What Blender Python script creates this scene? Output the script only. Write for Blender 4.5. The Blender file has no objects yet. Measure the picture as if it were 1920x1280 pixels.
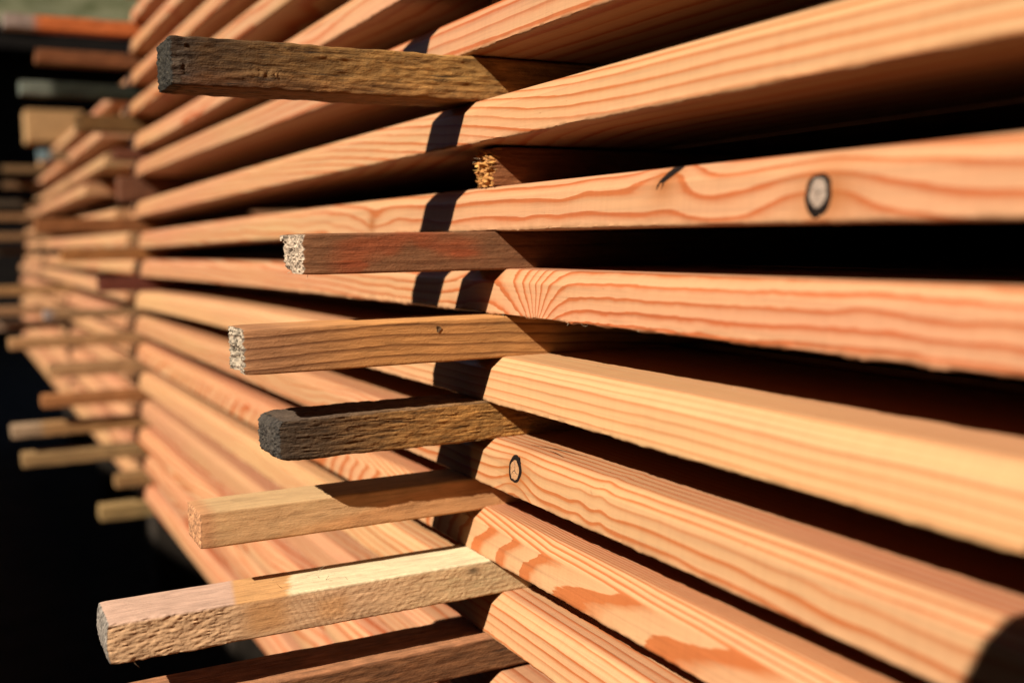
import bpy, math, random
import numpy as np
from mathutils import Vector, Matrix
random.seed(7)
RNG = np.random.default_rng(11)
scene = bpy.context.scene
C = scene.collection
ZO = 0.90                      # camera height above the yard ground

# ------------------------------------------------------------------ camera
cam = bpy.data.cameras.new('camera'); camo = bpy.data.objects.new('camera', cam); C.objects.link(camo)
Fv = Vector((-0.8807, 0.4641, -0.0951)); Rv = Vector((0.4673, 0.8840, -0.0134)); Uv = Vector((-0.0779, 0.0562, 0.9954))
Mc = Matrix((( Rv.x, Uv.x, -Fv.x), (Rv.y, Uv.y, -Fv.y), (Rv.z, Uv.z, -Fv.z)))
camo.matrix_world = Matrix.Translation((0, -0.31, ZO)) @ Mc.to_4x4()
cam.sensor_width = 36.0; cam.lens = 36.0*1997.5/1920.0
cam.clip_start = 0.01; cam.clip_end = 400
cam.dof.use_dof = True; cam.dof.focus_distance = 0.63; cam.dof.aperture_fstop = 4.3
scene.camera = camo

# ------------------------------------------------------------------ light
LD = Vector((-0.42, 1.20, -1.0)).normalized()          # where the sunlight travels
elev = math.asin(-LD.z); azim = math.atan2(-LD.x, -LD.y)
world = bpy.data.worlds.new('World'); scene.world = world; world.use_nodes = True
wn = world.node_tree; bg = wn.nodes['Background']
sky = wn.nodes.new('ShaderNodeTexSky'); sky.sky_type = 'NISHITA'; sky.sun_disc = False
sky.sun_elevation = elev; sky.sun_rotation = azim
wn.links.new(sky.outputs[0], bg.inputs[0]); bg.inputs[1].default_value = 0.05
sun = bpy.data.lights.new('sun', 'SUN'); sun.energy = 5.0; sun.angle = math.radians(0.5); sun.color = (1.0, 0.93, 0.84)
suno = bpy.data.objects.new('sun', sun); C.objects.link(suno)
suno.rotation_euler = LD.to_track_quat('-Z', 'Y').to_euler()
scene.view_settings.view_transform = 'Standard'; scene.view_settings.look = 'None'
scene.view_settings.exposure = 1.18; scene.view_settings.gamma = 1.0
scene.cycles.max_bounces = 6; scene.cycles.diffuse_bounces = 2

# ------------------------------------------------------------------ noise
def _h(ix, iy, iz, s):
    n = (ix*73856093) ^ (iy*19349663) ^ (iz*83492791) ^ (s*2654435761)
    n = (n ^ (n >> 13)) * 1274126177
    n = n ^ (n >> 16)
    return (n & 0xffff)/32767.5 - 1.0
def vn(x, y, z, s=0):
    x, y, z = np.broadcast_arrays(np.asarray(x, float), np.asarray(y, float), np.asarray(z, float))
    ix, iy, iz = [np.floor(a).astype(np.int64) for a in (x, y, z)]
    f = [x-ix, y-iy, z-iz]; f = [a*a*(3-2*a) for a in f]
    r = 0
    for dx in (0, 1):
        for dy in (0, 1):
            for dz in (0, 1):
                w = (f[0] if dx else 1-f[0])*(f[1] if dy else 1-f[1])*(f[2] if dz else 1-f[2])
                r = r + w*_h(ix+dx, iy+dy, iz+dz, s)
    return r
def fbm(x, y, z, s=0, o=4):
    r = 0; a = 1.0; t = 0
    for k in range(o):
        r = r + a*vn(x*2**k, y*2**k, z*2**k, s+k*17); t += a; a *= 0.55
    return r/t
def sm(a, b, x):
    t = np.clip((x-a)/(b-a), 0, 1); return t*t*(3-2*t)

# ------------------------------------------------------------------ mesh helpers
def mesh_np(name, V, Q, attrs=None, smooth=True, colors=None):
    me = bpy.data.meshes.new(name)
    V = np.asarray(V, np.float32); Q = np.asarray(Q, np.int32)
    me.vertices.add(len(V)); me.vertices.foreach_set('co', V.ravel())
    me.loops.add(Q.size); me.loops.foreach_set('vertex_index', Q.ravel())
    me.polygons.add(len(Q)); me.polygons.foreach_set('loop_start', np.arange(0, Q.size, Q.shape[1], dtype=np.int32))
    me.polygons.foreach_set('use_smooth', np.full(len(Q), smooth))
    me.update(calc_edges=True); me.validate()
    for k, a in (attrs or {}).items():
        at = me.attributes.new(k, 'FLOAT', 'POINT'); at.data.foreach_set('value', np.asarray(a, np.float32))
    for k, a in (colors or {}).items():
        at = me.attributes.new(k, 'FLOAT_COLOR', 'POINT')
        a = np.asarray(a, np.float32); a = np.concatenate([a, np.ones((len(a), 1), np.float32)], 1)
        at.data.foreach_set('color', a.ravel())
    return me
def link(name, me, mat, parent=None, loc=(0, 0, 0)):
    o = bpy.data.objects.new(name, me); C.objects.link(o)
    if mat is not None and not me.materials: me.materials.append(mat)
    if parent is not None: o.parent = parent
    o.location = loc
    return o
def tag(o, label, cat, group=None):
    o['label'] = label; o['category'] = cat
    if group: o['group'] = group
    return o
def box_vq(x0, x1, y0, y1, z0, z1):
    V = [(x, y, z) for x in (x0, x1) for y in (y0, y1) for z in (z0, z1)]
    Q = [(0, 1, 3, 2), (4, 6, 7, 5), (0, 4, 5, 1), (2, 3, 7, 6), (0, 2, 6, 4), (1, 5, 7, 3)]
    return V, Q
def boxes_mesh(name, bs):
    V = []; Q = []
    for b in bs:
        v, q = box_vq(*b); n = len(V); V += v; Q += [tuple(i+n for i in f) for f in q]
    return mesh_np(name, V, Q, smooth=False)

# ------------------------------------------------------------------ materials
class NT:
    def __init__(s, name):
        s.m = bpy.data.materials.new(name); s.m.use_nodes = True
        s.t = s.m.node_tree; s.b = s.t.nodes['Principled BSDF']
    def n(s, typ, **kw):
        nd = s.t.nodes.new('ShaderNode'+typ)
        for k, v in kw.items(): setattr(nd, k, v)
        return nd
    def l(s, a, b): s.t.links.new(a, b)
    def val(s, sock, v):
        if hasattr(v, 'node'): s.l(v, sock)
        else: sock.default_value = v
    def math(s, op, a, b=0.0, c=0.0, clamp=False):
        nd = s.n('Math', operation=op); nd.use_clamp = clamp
        s.val(nd.inputs[0], a); s.val(nd.inputs[1], b)
        if len(nd.inputs) > 2: s.val(nd.inputs[2], c)
        return nd.outputs[0]
    def attr(s, name, typ='GEOMETRY', out='Fac'):
        nd = s.n('Attribute', attribute_type=typ, attribute_name=name); return nd.outputs[out]
    def coord(s, scale, seed=True):
        tc = s.n('TexCoord'); mp = s.n('Mapping'); mp.inputs['Scale'].default_value = scale
        s.l(tc.outputs['Object'], mp.inputs['Vector'])
        if seed:
            oi = s.n('ObjectInfo'); cb = s.n('CombineXYZ')
            r = s.math('MULTIPLY', oi.outputs['Random'], 37.0)
            s.l(r, cb.inputs[0]); s.l(r, cb.inputs[1]); s.l(r, cb.inputs[2]); s.l(cb.outputs[0], mp.inputs['Location'])
        return mp.outputs[0]
    def noise(s, vec, scale=1.0, detail=3.0, rough=0.55, dist=0.0):
        nd = s.n('TexNoise'); s.l(vec, nd.inputs['Vector']); nd.inputs['Scale'].default_value = scale
        nd.inputs['Detail'].default_value = detail; nd.inputs['Roughness'].default_value = rough; nd.inputs['Distortion'].default_value = dist
        return nd.outputs['Fac']
    def ramp(s, fac, pts, interp='LINEAR'):
        nd = s.n('ValToRGB'); nd.color_ramp.interpolation = interp
        e = nd.color_ramp.elements
        while len(e) > 1: e.remove(e[-1])
        for i, (p, c) in enumerate(pts):
            if not hasattr(c, '__len__'): c = (c, c, c)
            el = e[0] if i == 0 else e.new(p)
            el.position = p; el.color = (*c[:3], 1)
        s.l(fac, nd.inputs[0]); return nd.outputs[0]
    def mix(s, fac, a, b, mode='MIX'):
        nd = s.n('Mix', data_type='RGBA', blend_type=mode)
        s.val(nd.inputs[0], fac)
        for i, v in ((6, a), (7, b)):
            if hasattr(v, 'node'): s.l(v, nd.inputs[i])
            else: nd.inputs[i].default_value = (*v[:3], 1)
        return nd.outputs[2]
    def mapr(s, v, a, b, c, d):
        nd = s.n('MapRange'); s.l(v, nd.inputs[0])
        for i, k in enumerate((a, b, c, d)): nd.inputs[1+i].default_value = k
        return nd.outputs[0]
    def bump(s, h, strength, dist, nrm=None):
        nd = s.n('Bump'); nd.inputs['Strength'].default_value = strength; nd.inputs['Distance'].default_value = dist
        s.l(h, nd.inputs['Height'])
        if nrm is not None: s.l(nrm, nd.inputs['Normal'])
        return nd.outputs[0]

def fresh_wood():
    t = NT('fresh_planed_larch')
    ph = t.attr('phase'); c1 = t.coord((9, 420, 420)); c2 = t.coord((2.2, 26, 26)); c3 = t.coord((25, 160, 160))
    w = t.noise(c3, 1.0, 3, 0.6)
    p = t.math('ADD', ph, t.math('MULTIPLY', t.math('SUBTRACT', w, 0.5), 0.26))
    fib0 = t.noise(c1, 1.0, 3, 0.6); p = t.math('ADD', p, t.math('MULTIPLY', t.math('SUBTRACT', fib0, 0.5), t.math('MULTIPLY', t.attr('jag', 'OBJECT'), 0.22)))
    fr = t.math('FRACT', p); fl = t.math('FLOOR', p)
    wn_ = t.n('TexWhiteNoise', noise_dimensions='1D'); t.l(fl, wn_.inputs['W'])
    prof = t.ramp(fr, [(0, 0.0), (0.10, 0.0), (0.50, 0.08), (0.70, 0.38), (0.86, 1.0), (0.95, 0.95), (1.0, 0.0)])
    amp = t.math('MULTIPLY', t.math('MULTIPLY_ADD', wn_.outputs['Value'], 0.8, 0.62), t.attr('late_strength', 'OBJECT'))
    lw = t.math('MULTIPLY', prof, amp, clamp=True)
    pink = t.attr('pinkness', 'OBJECT')
    patch = t.noise(c2, 1.0, 3, 0.5)
    pk = t.math('ADD', t.math('MULTIPLY', t.math('SUBTRACT', patch, 0.5), 1.7), t.math('ADD', pink, t.attr('topface')), clamp=True)
    early = t.mix(pk, (0.382, 0.226, 0.098), (0.378, 0.172, 0.088))
    late = t.mix(pk, (0.305, 0.096, 0.024), (0.285, 0.066, 0.020))
    col = t.mix(lw, early, late)
    hl = t.attr('halo'); col = t.mix(t.math('MULTIPLY', hl, 0.95, clamp=True), col, (0.235, 0.072, 0.016))
    tn = t.attr('tone', 'OBJECT'); tc_ = t.n('CombineColor')
    for i_ in range(3): t.l(tn, tc_.inputs[i_])
    col = t.mix(1.0, col, tc_.outputs[0], 'MULTIPLY')
    fib = t.noise(c1, 1.0, 4, 0.65)
    col = t.mix(1.0, col, t.ramp(fib, [(0.25, 0.80), (0.5, 1.0), (0.75, 1.06)]), 'MULTIPLY')
    # faint cross marks of the planer knives
    c4 = t.coord((330, 18, 18)); pl = t.noise(c4, 1.0, 2, 0.5)
    col = t.mix(1.0, col, t.ramp(pl, [(0.3, 0.95), (0.6, 1.0)]), 'MULTIPLY')
    # resin specks and dirt dots
    c5 = t.coord((140, 300, 300)); sp = t.noise(c5, 1.0, 2, 0.5)
    col = t.mix(t.ramp(sp, [(0.755, 0.0), (0.80, 0.55)]), col, (0.16, 0.06, 0.02))
    t.l(col, t.b.inputs['Base Color'])
    t.b.inputs['Roughness'].default_value = 0.5
    t.b.inputs['Specular IOR Level'].default_value = 0.35
    g = t.coord((300, 1500, 1500)); gn = t.noise(g, 1.0, 2, 0.6)
    h = t.math('ADD', t.math('MULTIPLY', fib, 0.6), t.math('MULTIPLY', lw, 0.55))
    h = t.math('ADD', h, t.math('MULTIPLY', gn, 0.35)); h = t.math('ADD', h, t.math('MULTIPLY', pl, 0.25))
    t.l(t.bump(h, 0.45, 0.0005), t.b.inputs['Normal'])
    return t.m
def old_wood():
    t = NT('weathered_spacer_wood')
    tint = t.mix(1.0, t.attr('tint', out='Color'), (0.51, 0.435, 0.385), 'MULTIPLY'); rg = t.attr('wear')
    c1 = t.coord((520, 26, 520)); c2 = t.coord((160, 60, 160)); c3 = t.coord((900, 700, 900))
    a = t.noise(c1, 1.0, 5, 0.68); b = t.noise(c2, 1.0, 4, 0.62, 0.6); g = t.noise(c3, 1.0, 2, 0.6)
    ph = t.attr('phase'); fr = t.math('FRACT', t.math('ADD', ph, t.math('MULTIPLY', t.math('SUBTRACT', b, 0.5), 0.10)))
    line = t.ramp(fr, [(0.0, 0.0), (0.62, 0.12), (0.90, 1.0), (0.97, 0.8), (1.0, 0.0)])
    ls = t.math('MULTIPLY', line, t.attr('ring_dark', 'OBJECT'))
    col = t.mix(t.math('MULTIPLY_ADD', rg, 0.9, 0.22, clamp=True), tint, t.mix(1.0, tint, t.ramp(a, [(0.28, 0.40), (0.48, 0.90), (0.7, 1.25)]), 'MULTIPLY'))
    col = t.mix(t.math('MULTIPLY_ADD', rg, 0.7, 0.35, clamp=True), col, t.mix(1.0, col, t.ramp(b, [(0.3, 0.68), (0.55, 1.0), (0.75, 1.15)]), 'MULTIPLY'))
    col = t.mix(ls, col, t.mix(1.0, col, (0.28, 0.2, 0.16), 'MULTIPLY'))
    crack = t.ramp(a, [(0.30, 1.0), (0.40, 0.0)])
    col = t.mix(t.math('MULTIPLY', crack, rg), col, (0.012, 0.006, 0.003))
    col = t.mix(t.ramp(g, [(0.72, 0.0), (0.80, 0.5)]), col, (0.28, 0.20, 0.12))
    t.l(col, t.b.inputs['Base Color']); t.b.inputs['Roughness'].default_value = 0.82
    t.b.inputs['Specular IOR Level'].default_value = 0.22
    h = t.math('ADD', t.math('MULTIPLY', a, 0.8), t.math('MULTIPLY', b, 0.9)); h = t.math('ADD', h, t.math('MULTIPLY', g, 0.4))
    h = t.math('SUBTRACT', h, t.math('MULTIPLY', ls, 0.3))
    bn = t.bump(h, 0.9, 0.0011); t.l(t.math('MULTIPLY_ADD', rg, 0.65, 0.30, clamp=True), bn.node.inputs['Strength']); t.l(bn, t.b.inputs['Normal'])
    return t.m
def knot_mat(name, col, dark):
    t = NT(name); r = t.attr('kr'); c = t.coord((500, 500, 500), False); n = t.noise(c, 1.0, 4, 0.6)
    rr_ = t.math('ADD', t.math('MULTIPLY', r, 4.2), t.math('MULTIPLY', n, 0.9))
    ring = t.ramp(t.math('FRACT', rr_), [(0, 0.0), (0.6, 0.25), (0.92, 0.75), (1.0, 0.0)])
    cr = t.ramp(t.attr('kc'), [(0.80, 0.0), (0.93, 1.0)])
    cc = t.mix(ring, col, dark); cc = t.mix(t.ramp(n, [(0.35, 0.45), (0.6, 0.0)]), cc, dark); cc = t.mix(cr, cc, (0.02, 0.01, 0.006))
    t.l(cc, t.b.inputs['Base Color']); t.b.inputs['Roughness'].default_value = 0.6
    t.l(t.bump(t.math('SUBTRACT', n, cr), 0.6, 0.0005), t.b.inputs['Normal'])
    return t.m
def simple(name, col, rough=0.8, nscale=(40, 40, 40), var=0.3, bump=0.3, bd=0.002, col2=None):
    t = NT(name); c = t.coord(nscale); a = t.noise(c, 1.0, 5, 0.6)
    d = col2 or tuple(k*(1-var) for k in col)
    t.l(t.ramp(a, [(0.3, d), (0.65, col)]), t.b.inputs['Base Color'])
    t.b.inputs['Roughness'].default_value = rough; t.b.inputs['Specular IOR Level'].default_value = 0.08 if rough > .85 else 0.2
    if bump: t.l(t.bump(a, bump, bd), t.b.inputs['Normal'])
    return t.m
M_WOOD = fresh_wood(); M_OLD = old_wood()
M_KNOT = knot_mat('knot_wood', (0.2772, 0.2079, 0.154), (0.1309, 0.077, 0.0462))
M_KNOT2 = knot_mat('knot_wood_orange', (0.3542, 0.1925, 0.0847), (0.1848, 0.0693, 0.0231))
M_BARK = simple('knot_bark_ring', (0.01047, 0.005698, 0.00385), 0.9, (900, 900, 900), 0.6, 0.8, 0.0006)
M_FIBRE = simple('torn_fibre', (0.3819, 0.296, 0.1814), 0.7, (400, 400, 400), 0.2, 0)
M_SOIL = simple('yard_soil', (0.02148, 0.01717, 0.0134), 0.95, (9, 9, 9), 0.5, 0.6, 0.02)
M_CONC = simple('cast_concrete', (0.231, 0.2156, 0.1925), 0.9, (3, 3, 3), 0.3, 0.3, 0.01)
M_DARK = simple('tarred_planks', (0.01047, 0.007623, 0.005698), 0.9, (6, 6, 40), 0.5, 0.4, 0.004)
M_BEAM = simple('old_bearer_wood', (0.02864, 0.02148, 0.01525), 0.9, (10, 60, 60), 0.5, 0.5, 0.003)
M_MOSS = simple('mossy_shingle', (0.09625, 0.08855, 0.04774), 0.95, (4.0, 4.0, 4.0), 0.3, 0.8, 0.03, (0.02464, 0.02772, 0.0077))

# ------------------------------------------------------------------ larch boards
H = 0.0295                                         # board thickness (vertical here)
SL = 0.11                                          # lean of the front face
def profile(W, fine):
    """(y, h) loop round the section: front face, rounded bevel, top, back, bottom."""
    nf = 14 if fine else 3; nt = 26 if fine else 5
    P = []
    P += [(0.0022, 0.0), (0.0007, 0.00035), (0.0, 0.0014)]
    for i in range(1, nf+1):
        h = 0.0014+(0.0212-0.0014)*i/nf; P.append((SL*(h-0.0014), h))
    y0 = P[-1][0]
    for a in ((0.22, 0.65), (0.75, 1.35), (1.9, 2.6), (3.2, 4.05), (4.5, 5.5), (5.7, 6.75), (6.4, 7.45), (7.3, 7.95), (8.6, 8.25)):
        P.append((y0+a[0]*0.001, 0.0212+a[1]*0.001))
    P.append((y0+0.011, H))
    for i in range(1, nt+1):
        f = (i/nt)**1.5; P.append((y0+0.011+f*(W-0.018-y0), H))
    P += [(W-0.002, H-0.0005), (W, H-0.003), (W, 0.003), (W-0.002, 0.0)]
    nb = 22 if fine else 4
    for i in range(1, nb):
        f = 1-(i/nb); P.append((0.0022+(W-0.0042)*f**1.5, 0.0))
    return np.array(P)
HALO = {}
TR = random.Random(91)
def make_board(name, zpts, x0, x1, dy, W, phase, label, group, late=1.0, pink=0.4, fine=True, rag=0.00012, seed=0, yaw=0.0, tone=None):
    zx = np.array([p[0] for p in zpts]); zz = np.array([p[1] for p in zpts])
    if fine:
        xs = np.concatenate([np.arange(x0, -1.1, 0.014), np.arange(-1.1, 0.02, 0.0024), np.arange(0.02, x1, 0.03), [x1]])
    else:
        xs = np.linspace(x0, x1, max(8, int((x1-x0)/0.05)))
    if len(zx) > 2:
        # smooth curve through the control heights
        cf = np.polyfit(zx, zz, min(3, len(zx)-1)); zc = np.polyval(cf, np.clip(xs, zx[0], zx[-1]))
    else:
        zc = np.interp(xs, zx, zz)
    zb = float(np.interp(-0.6, xs, zc)) if x0 < -0.6 < x1 else float(zc.mean())
    P = profile(W, fine); n = len(P); m = len(xs)
    X, Yp = np.meshgrid(xs, P[:, 0], indexing='ij'); Hh = np.broadcast_to(P[:, 1], X.shape).copy()
    ph = phase(X, Yp, Hh)
    Y = Yp.copy(); Z = Hh + (zc-zb)[:, None]
    front = (Yp < 0.004) & (Hh < 0.003)
    Y += np.where(front, rag*2.2*vn(X*260, 3.1, Hh*300, seed)+rag*vn(X*90, 1, 0, seed+3), 0)
    Z += np.where((Yp < 0.004) & (Hh < 0.001), np.abs(rag*3.0*vn(X*300, 9.1, 0, seed+5))+rag*2*vn(X*60, 2, 0, seed+9), 0)
    Y += (xs*yaw)[:, None]
    V = np.stack([X, Y, Z], -1).reshape(-1, 3)
    i = np.arange(m-1)[:, None]*n; j = np.arange(n)[None, :]; j2 = (j+1) % n
    Q = np.stack([i+j, i+n+j, i+n+j2, i+j2], -1).reshape(-1, 4)
    # end caps as strips between the lower and the upper half of the loop
    caps = []
    for base, flip in ((0, False), ((m-1)*n, True)):
        a, b = 0, n-1
        while b-a >= 3:
            q = (base+a, base+a+1, base+b-1, base+b); caps.append(q[::-1] if flip else q); a += 1; b -= 1
        if b-a == 2: q = (base+a, base+a+1, base+b, base+b); 
    Q = np.concatenate([Q, np.array(caps)])
    hal = np.zeros_like(X)
    for (kx, kh, kr) in HALO.get(label, ()): hal = np.maximum(hal, np.exp(-(((X-kx)/(kr*1.25))**2+((Hh-kh)/kr)**2)**.8))
    me = mesh_np(name, V, Q, {'phase': ph.reshape(-1), 'halo': hal.reshape(-1), 'topface': (sm(.0282, .0294, Hh)*sm(.006, .012, Yp)*.30).reshape(-1)})
    me.set_sharp_from_angle(angle=math.radians(50))
    o = link(name, me, M_WOOD, loc=(0, dy, ZO+zb))
    o['late_strength'] = float(late); o['pinkness'] = float(pink); o['tone'] = float(tone if tone else TR.uniform(.86, 1.05)); o['jag'] = 0.3 if phase is ph_r7 or 'nested' in label else 1.0
    tag(o, label, 'board', group)
    o_face[o.name] = (zb, zc, xs, dy)
    return o
o_face = {}
def slow(X, s, wl=0.35):
    return 0.6*vn(X/wl, 0.3, 0.7, s)+0.3*vn(X/wl*2.3, 4.3, 0.7, s+1)+0.12*vn(X/wl*6.1, 7.3, 0.7, s+2)
def generic(s, sp=0.006, amp=0.02, a=None, wl=0.35):
    r = random.Random(s); ang = a if a is not None else r.uniform(0.1, 1.3); c0 = r.uniform(5, 20); cv = r.uniform(6, 40)
    hc = r.uniform(0.0, 0.03)
    def f(X, Y, Hh):
        return (Hh*math.cos(ang)+Y*math.sin(ang)+cv*(Hh-hc)**2+slow(X, s, wl)*amp)/sp + c0 + 0.12*vn(X*30, Y*60, Hh*90, s)
    return f
def ph_r1(X, Y, h):
    return (h*0.95+Y*0.5+0.004*slow(X, 3, .3)+0.012*(X+.6)**2)/0.0088+3.25
def ph_r2(X, Y, h):
    A = np.interp(X, [-2.2, -1.3, -.92, -.65, -.56, -.51, -.46, -.40, 0], [-.085, -.065, -.0445, -.0185, -.0062, -.0015, 0, .0002, .003])+0.0009*slow(X, 5, .12)
    return (h+A+Y*0.35)/0.0064+20.4
def ph_r3(X, Y, h):
    g = 0.013*slow(X+.1, 21, .22)+0.010*(X+.45)*8*0.35
    k1 = -0.011*np.exp(-(((X+.3246)/.035)**2+((h-.0115)/.016)**2))
    k2 = -0.012*np.exp(-(((X+.432)/.025)**2+((h-.027)/.012)**2))
    k3 = 0.008*np.exp(-(((X+.83)/.03)**2+((h-.012)/.012)**2))
    return (h*0.9+g+k1+k2+k3+Y*0.6)/0.0098+5.2+0.10*vn(X*40, Y*80, h*120, 8)
def ph_r4(X, Y, h):
    xc, hc = -0.556, -0.010
    dx = X-xc; a = np.arctan2(h-hc, dx)
    rho = np.sqrt(0.033**2+np.maximum(0, dx)**2)
    v = a*rho+.0006*vn(X*70, h*60, 0, 31)+.0004*vn(X*260, h*150, 0, 32)
    left = sm(-0.585, -0.72, X)
    v = v*(1-left)+left*(0.104-0.010-(h-0.004)*1.2+0.03*(X+.72)*-1.0+0.006*slow(X, 31, .14))
    return (v+Y*0.28+0.0022*slow(X, 41, .10))/0.0074+4.1+0.06*vn(X*60, Y*80, h*160, 9)
def ph_r5(X, Y, h):
    return (h*0.75+Y*1.0+0.0035*slow(X, 51, .4)+0.006*(X+.5)+.0012*slow(X,52,.08))/0.0047+7.0
def ph_r6(X, Y, h):
    kn = 0.0105*np.exp(-(((X+.567)/.020)**2))*sm(0.034, 0.004, h)-0.0*h
    wv = 0.0016*np.exp(-(((X+.492)/.008)**2))*sm(.03, .010, h)+0.0012*np.exp(-(((X+.470)/.006)**2))
    v = h*0.62+Y*0.9-kn*0.75-wv+0.0042*slow(X+.02, 61, .13)*sm(.034, .006, h)+0.0015*slow(X, 63, .5)+0.022*np.maximum(0, X+.55)*sm(.03, 0, h)*0.35
    return v/0.0050+2.2+0.07*vn(X*50, Y*80, h*160, 10)
def ph_r7(X, Y, h):
    Xd = X+0.0016*vn(X*120, h*260, Y*200, 12)
    g = np.interp(Xd, [-2.2, -.95, -.80, -.72, -.69, -.667, -.650, -.627, -.592, -.56, -.53, -.47, -.43, -.36, -.22, 0], [-40, -11, -6, -2.8, -1.2, 0, 1, 2, 3, 4, 4.95, 5.42, 6, 6.7, 8.2, 10])
    q = -0.95*(np.minimum(h, .0212)/.0212)**2.3
    top = -np.maximum(0, Y-.0018)/0.0024
    return -(g+q)-0.12*h/.02+20.0+top+0.06*vn(X*26, h*60, Y*30, 13)
def ph_r8(X, Y, h):
    return (h*0.8+Y*0.8+0.05*(X+.5)*0.25+0.004*slow(X, 81, .3))/0.0056+1.0

HALO['larch board with a round black-ringed grey knot and a dark notch in its upper edge'] = ((-.3200, .0115, .0125), (-.431, .022, .0095), (-.835, .010, .007))
HALO['larch board with an oval black-ringed knot near its middle and rippling grain around it'] = ((-.5655, .0150, .0105),)
G1 = 'front boards of the near lumber stack'
LEFT = {-8: -2.08, -7: -2.10, -6: -2.07, -5: -2.10, -4: -2.06, -3: -2.07, -2: -2.15, -1: -2.165, 0: -2.11, 1: -2.09, 2: -2.10,
        3: -2.08, 4: -2.10, 5: -2.07, 6: -2.11, 7: -2.08, 8: -2.10, 9: -2.07, 10: -2.11, 11: -2.09, 12: -2.10}
def far(f, seed, k=4.0, wl=.22):
    return lambda X, Y, h: f(X, Y, h)+sm(-.80, -1.0, X)*(k*slow(X, seed, wl)+1.2*slow(X, seed+5, wl*.3)*h/.03)
NEAR = {
 0: dict(z=[(-2.2, .1745), (-.9, .1776), (-.76, .179), (.1, .177)], dy=0.001, ph=generic(401, .007, .015, .4), late=.85, pink=.55,
         lab='larch board at the top edge of the photo, just above the topmost spacer stick'),
 1: dict(z=[(-2.2, .1215), (-1.07, .1228), (-.647, .1205), (-.45, .1222), (.1, .122)], dy=0.0, ph=ph_r1, late=1.2, pink=.5,
         lab='larch board with three wide parallel grain lines, resting on the dark topmost spacer'),
 2: dict(z=[(-2.2, .047), (-1.6, .0530), (-.9, .0613), (-.66, .0622), (-.4, .0615), (-.23, .0615), (.1, .0612)], dy=-.004, ph=ph_r2, late=1.15, pink=.45,
         lab='larch board with swooping wavy grain right under the dark topmost spacer stick'),
 3: dict(z=[(-2.0, -.0066), (-1.1, .0027), (-.67, .0063), (-.41, .0048), (-.23, .0033), (.1, .001)], dy=0.0, ph=ph_r3, late=1.0, pink=.5,
         lab='larch board with a round black-ringed grey knot and a dark notch in its upper edge'),
 4: dict(z=[(-2.0, -.0575), (-1.4, -.0525), (-.86, -.0480), (-.54, -.0482), (-.41, -.0482), (-.23, -.0484), (.1, -.0486)], dy=0.0, ph=ph_r4, late=1.2, pink=.6,
         lab='larch board with grain lines fanning out like a shell, between the reddish and orange spacers'),
 5: dict(z=[(-2.0, -.1145), (-1.36, -.1055), (-.63, -.1035), (-.4, -.1036), (-.23, -.1038), (.1, -.104)], dy=-.010, ph=far(ph_r5, 605), late=.62, pink=.18,
         lab='pale yellow straight-grained larch board on the charred-looking dark spacer stick'),
 6: dict(z=[(-2.0, -.160), (-1.04, -.1590), (-.65, -.1555), (-.41, -.1575), (-.26, -.1585), (.1, -.1595)], dy=-.012, ph=far(ph_r6, 606), late=1.15, pink=.35,
         lab='larch board with an oval black-ringed knot near its middle and rippling grain around it'),
 7: dict(z=[(-2.0, -.210), (-.68, -.2064), (-.5, -.2054), (-.41, -.2054), (.1, -.2054)], dy=-.012, ph=far(ph_r7, 607), late=2.0, pink=.5,
         lab='larch board with bold nested orange grain arches, resting on the cream-topped spacer'),
 8: dict(z=[(-2.0, -.2635), (-.64, -.2580), (.1, -.2580)], dy=-.011, ph=far(ph_r8, 608), late=.85, pink=.2,
         lab='yellowish straight-grained larch board under the cream-topped spacer, above the lowest brown spacer'),
 9: dict(z=[(-2.0, -.315), (.1, -.3115)], dy=-.011, ph=far(generic(409, .006, .01, .6), 609), late=.7, pink=.6,
         lab='larch board in the bottom edge of the photo, directly under the lowest brown spacer'),
}
ORD = {-1: 'first', -2: 'second', -3: 'third', -4: 'fourth', -5: 'fifth', -6: 'sixth', -7: 'seventh', -8: 'eighth'}
W1 = 0.14
def zrow(r):
    if r < 0: return 0.178-0.0548*r
    return -0.3115-0.0535*(r-9)
boards = {}
for r in range(-8, 13):
    if r in NEAR:
        d = NEAR[r]
        boards[r] = make_board('larch_board', d['z'], LEFT[r], 0.45, d['dy'], W1, d['ph'], d['lab'], G1, d['late'], d['pink'], True,
                               0.00032 if r in (4,) else 0.00018, seed=r+50)
    else:
        z = zrow(r)
        if r < 0: lab = 'blurred larch board at the upper left, %s one above the board that tops the frame' % ORD[r]
        else: lab = 'blurred larch board low in the near stack, %s from its bottom' % {10: 'third', 11: 'second', 12: 'the lowest one, first'}[r]
        boards[r] = make_board('larch_board', [(-2.2, z-.002), (.3, z)], LEFT[r], 0.45, RNG.uniform(-.006, .006) - (.010 if r > 0 else 0), W1,
                               generic(500+r, RNG.uniform(.009, .014), RNG.uniform(.03, .05), wl=.3), lab, G1, RNG.uniform(1.0, 1.7), RNG.uniform(.3, .7), False)
boards[12]['label'] = 'lowest larch board of the near stack, its edge running down above the black shade'
boards[11]['label'] = 'blurred larch board second from the bottom of the near stack'
boards[10]['label'] = 'blurred larch board third from the bottom of the near stack'

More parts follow.
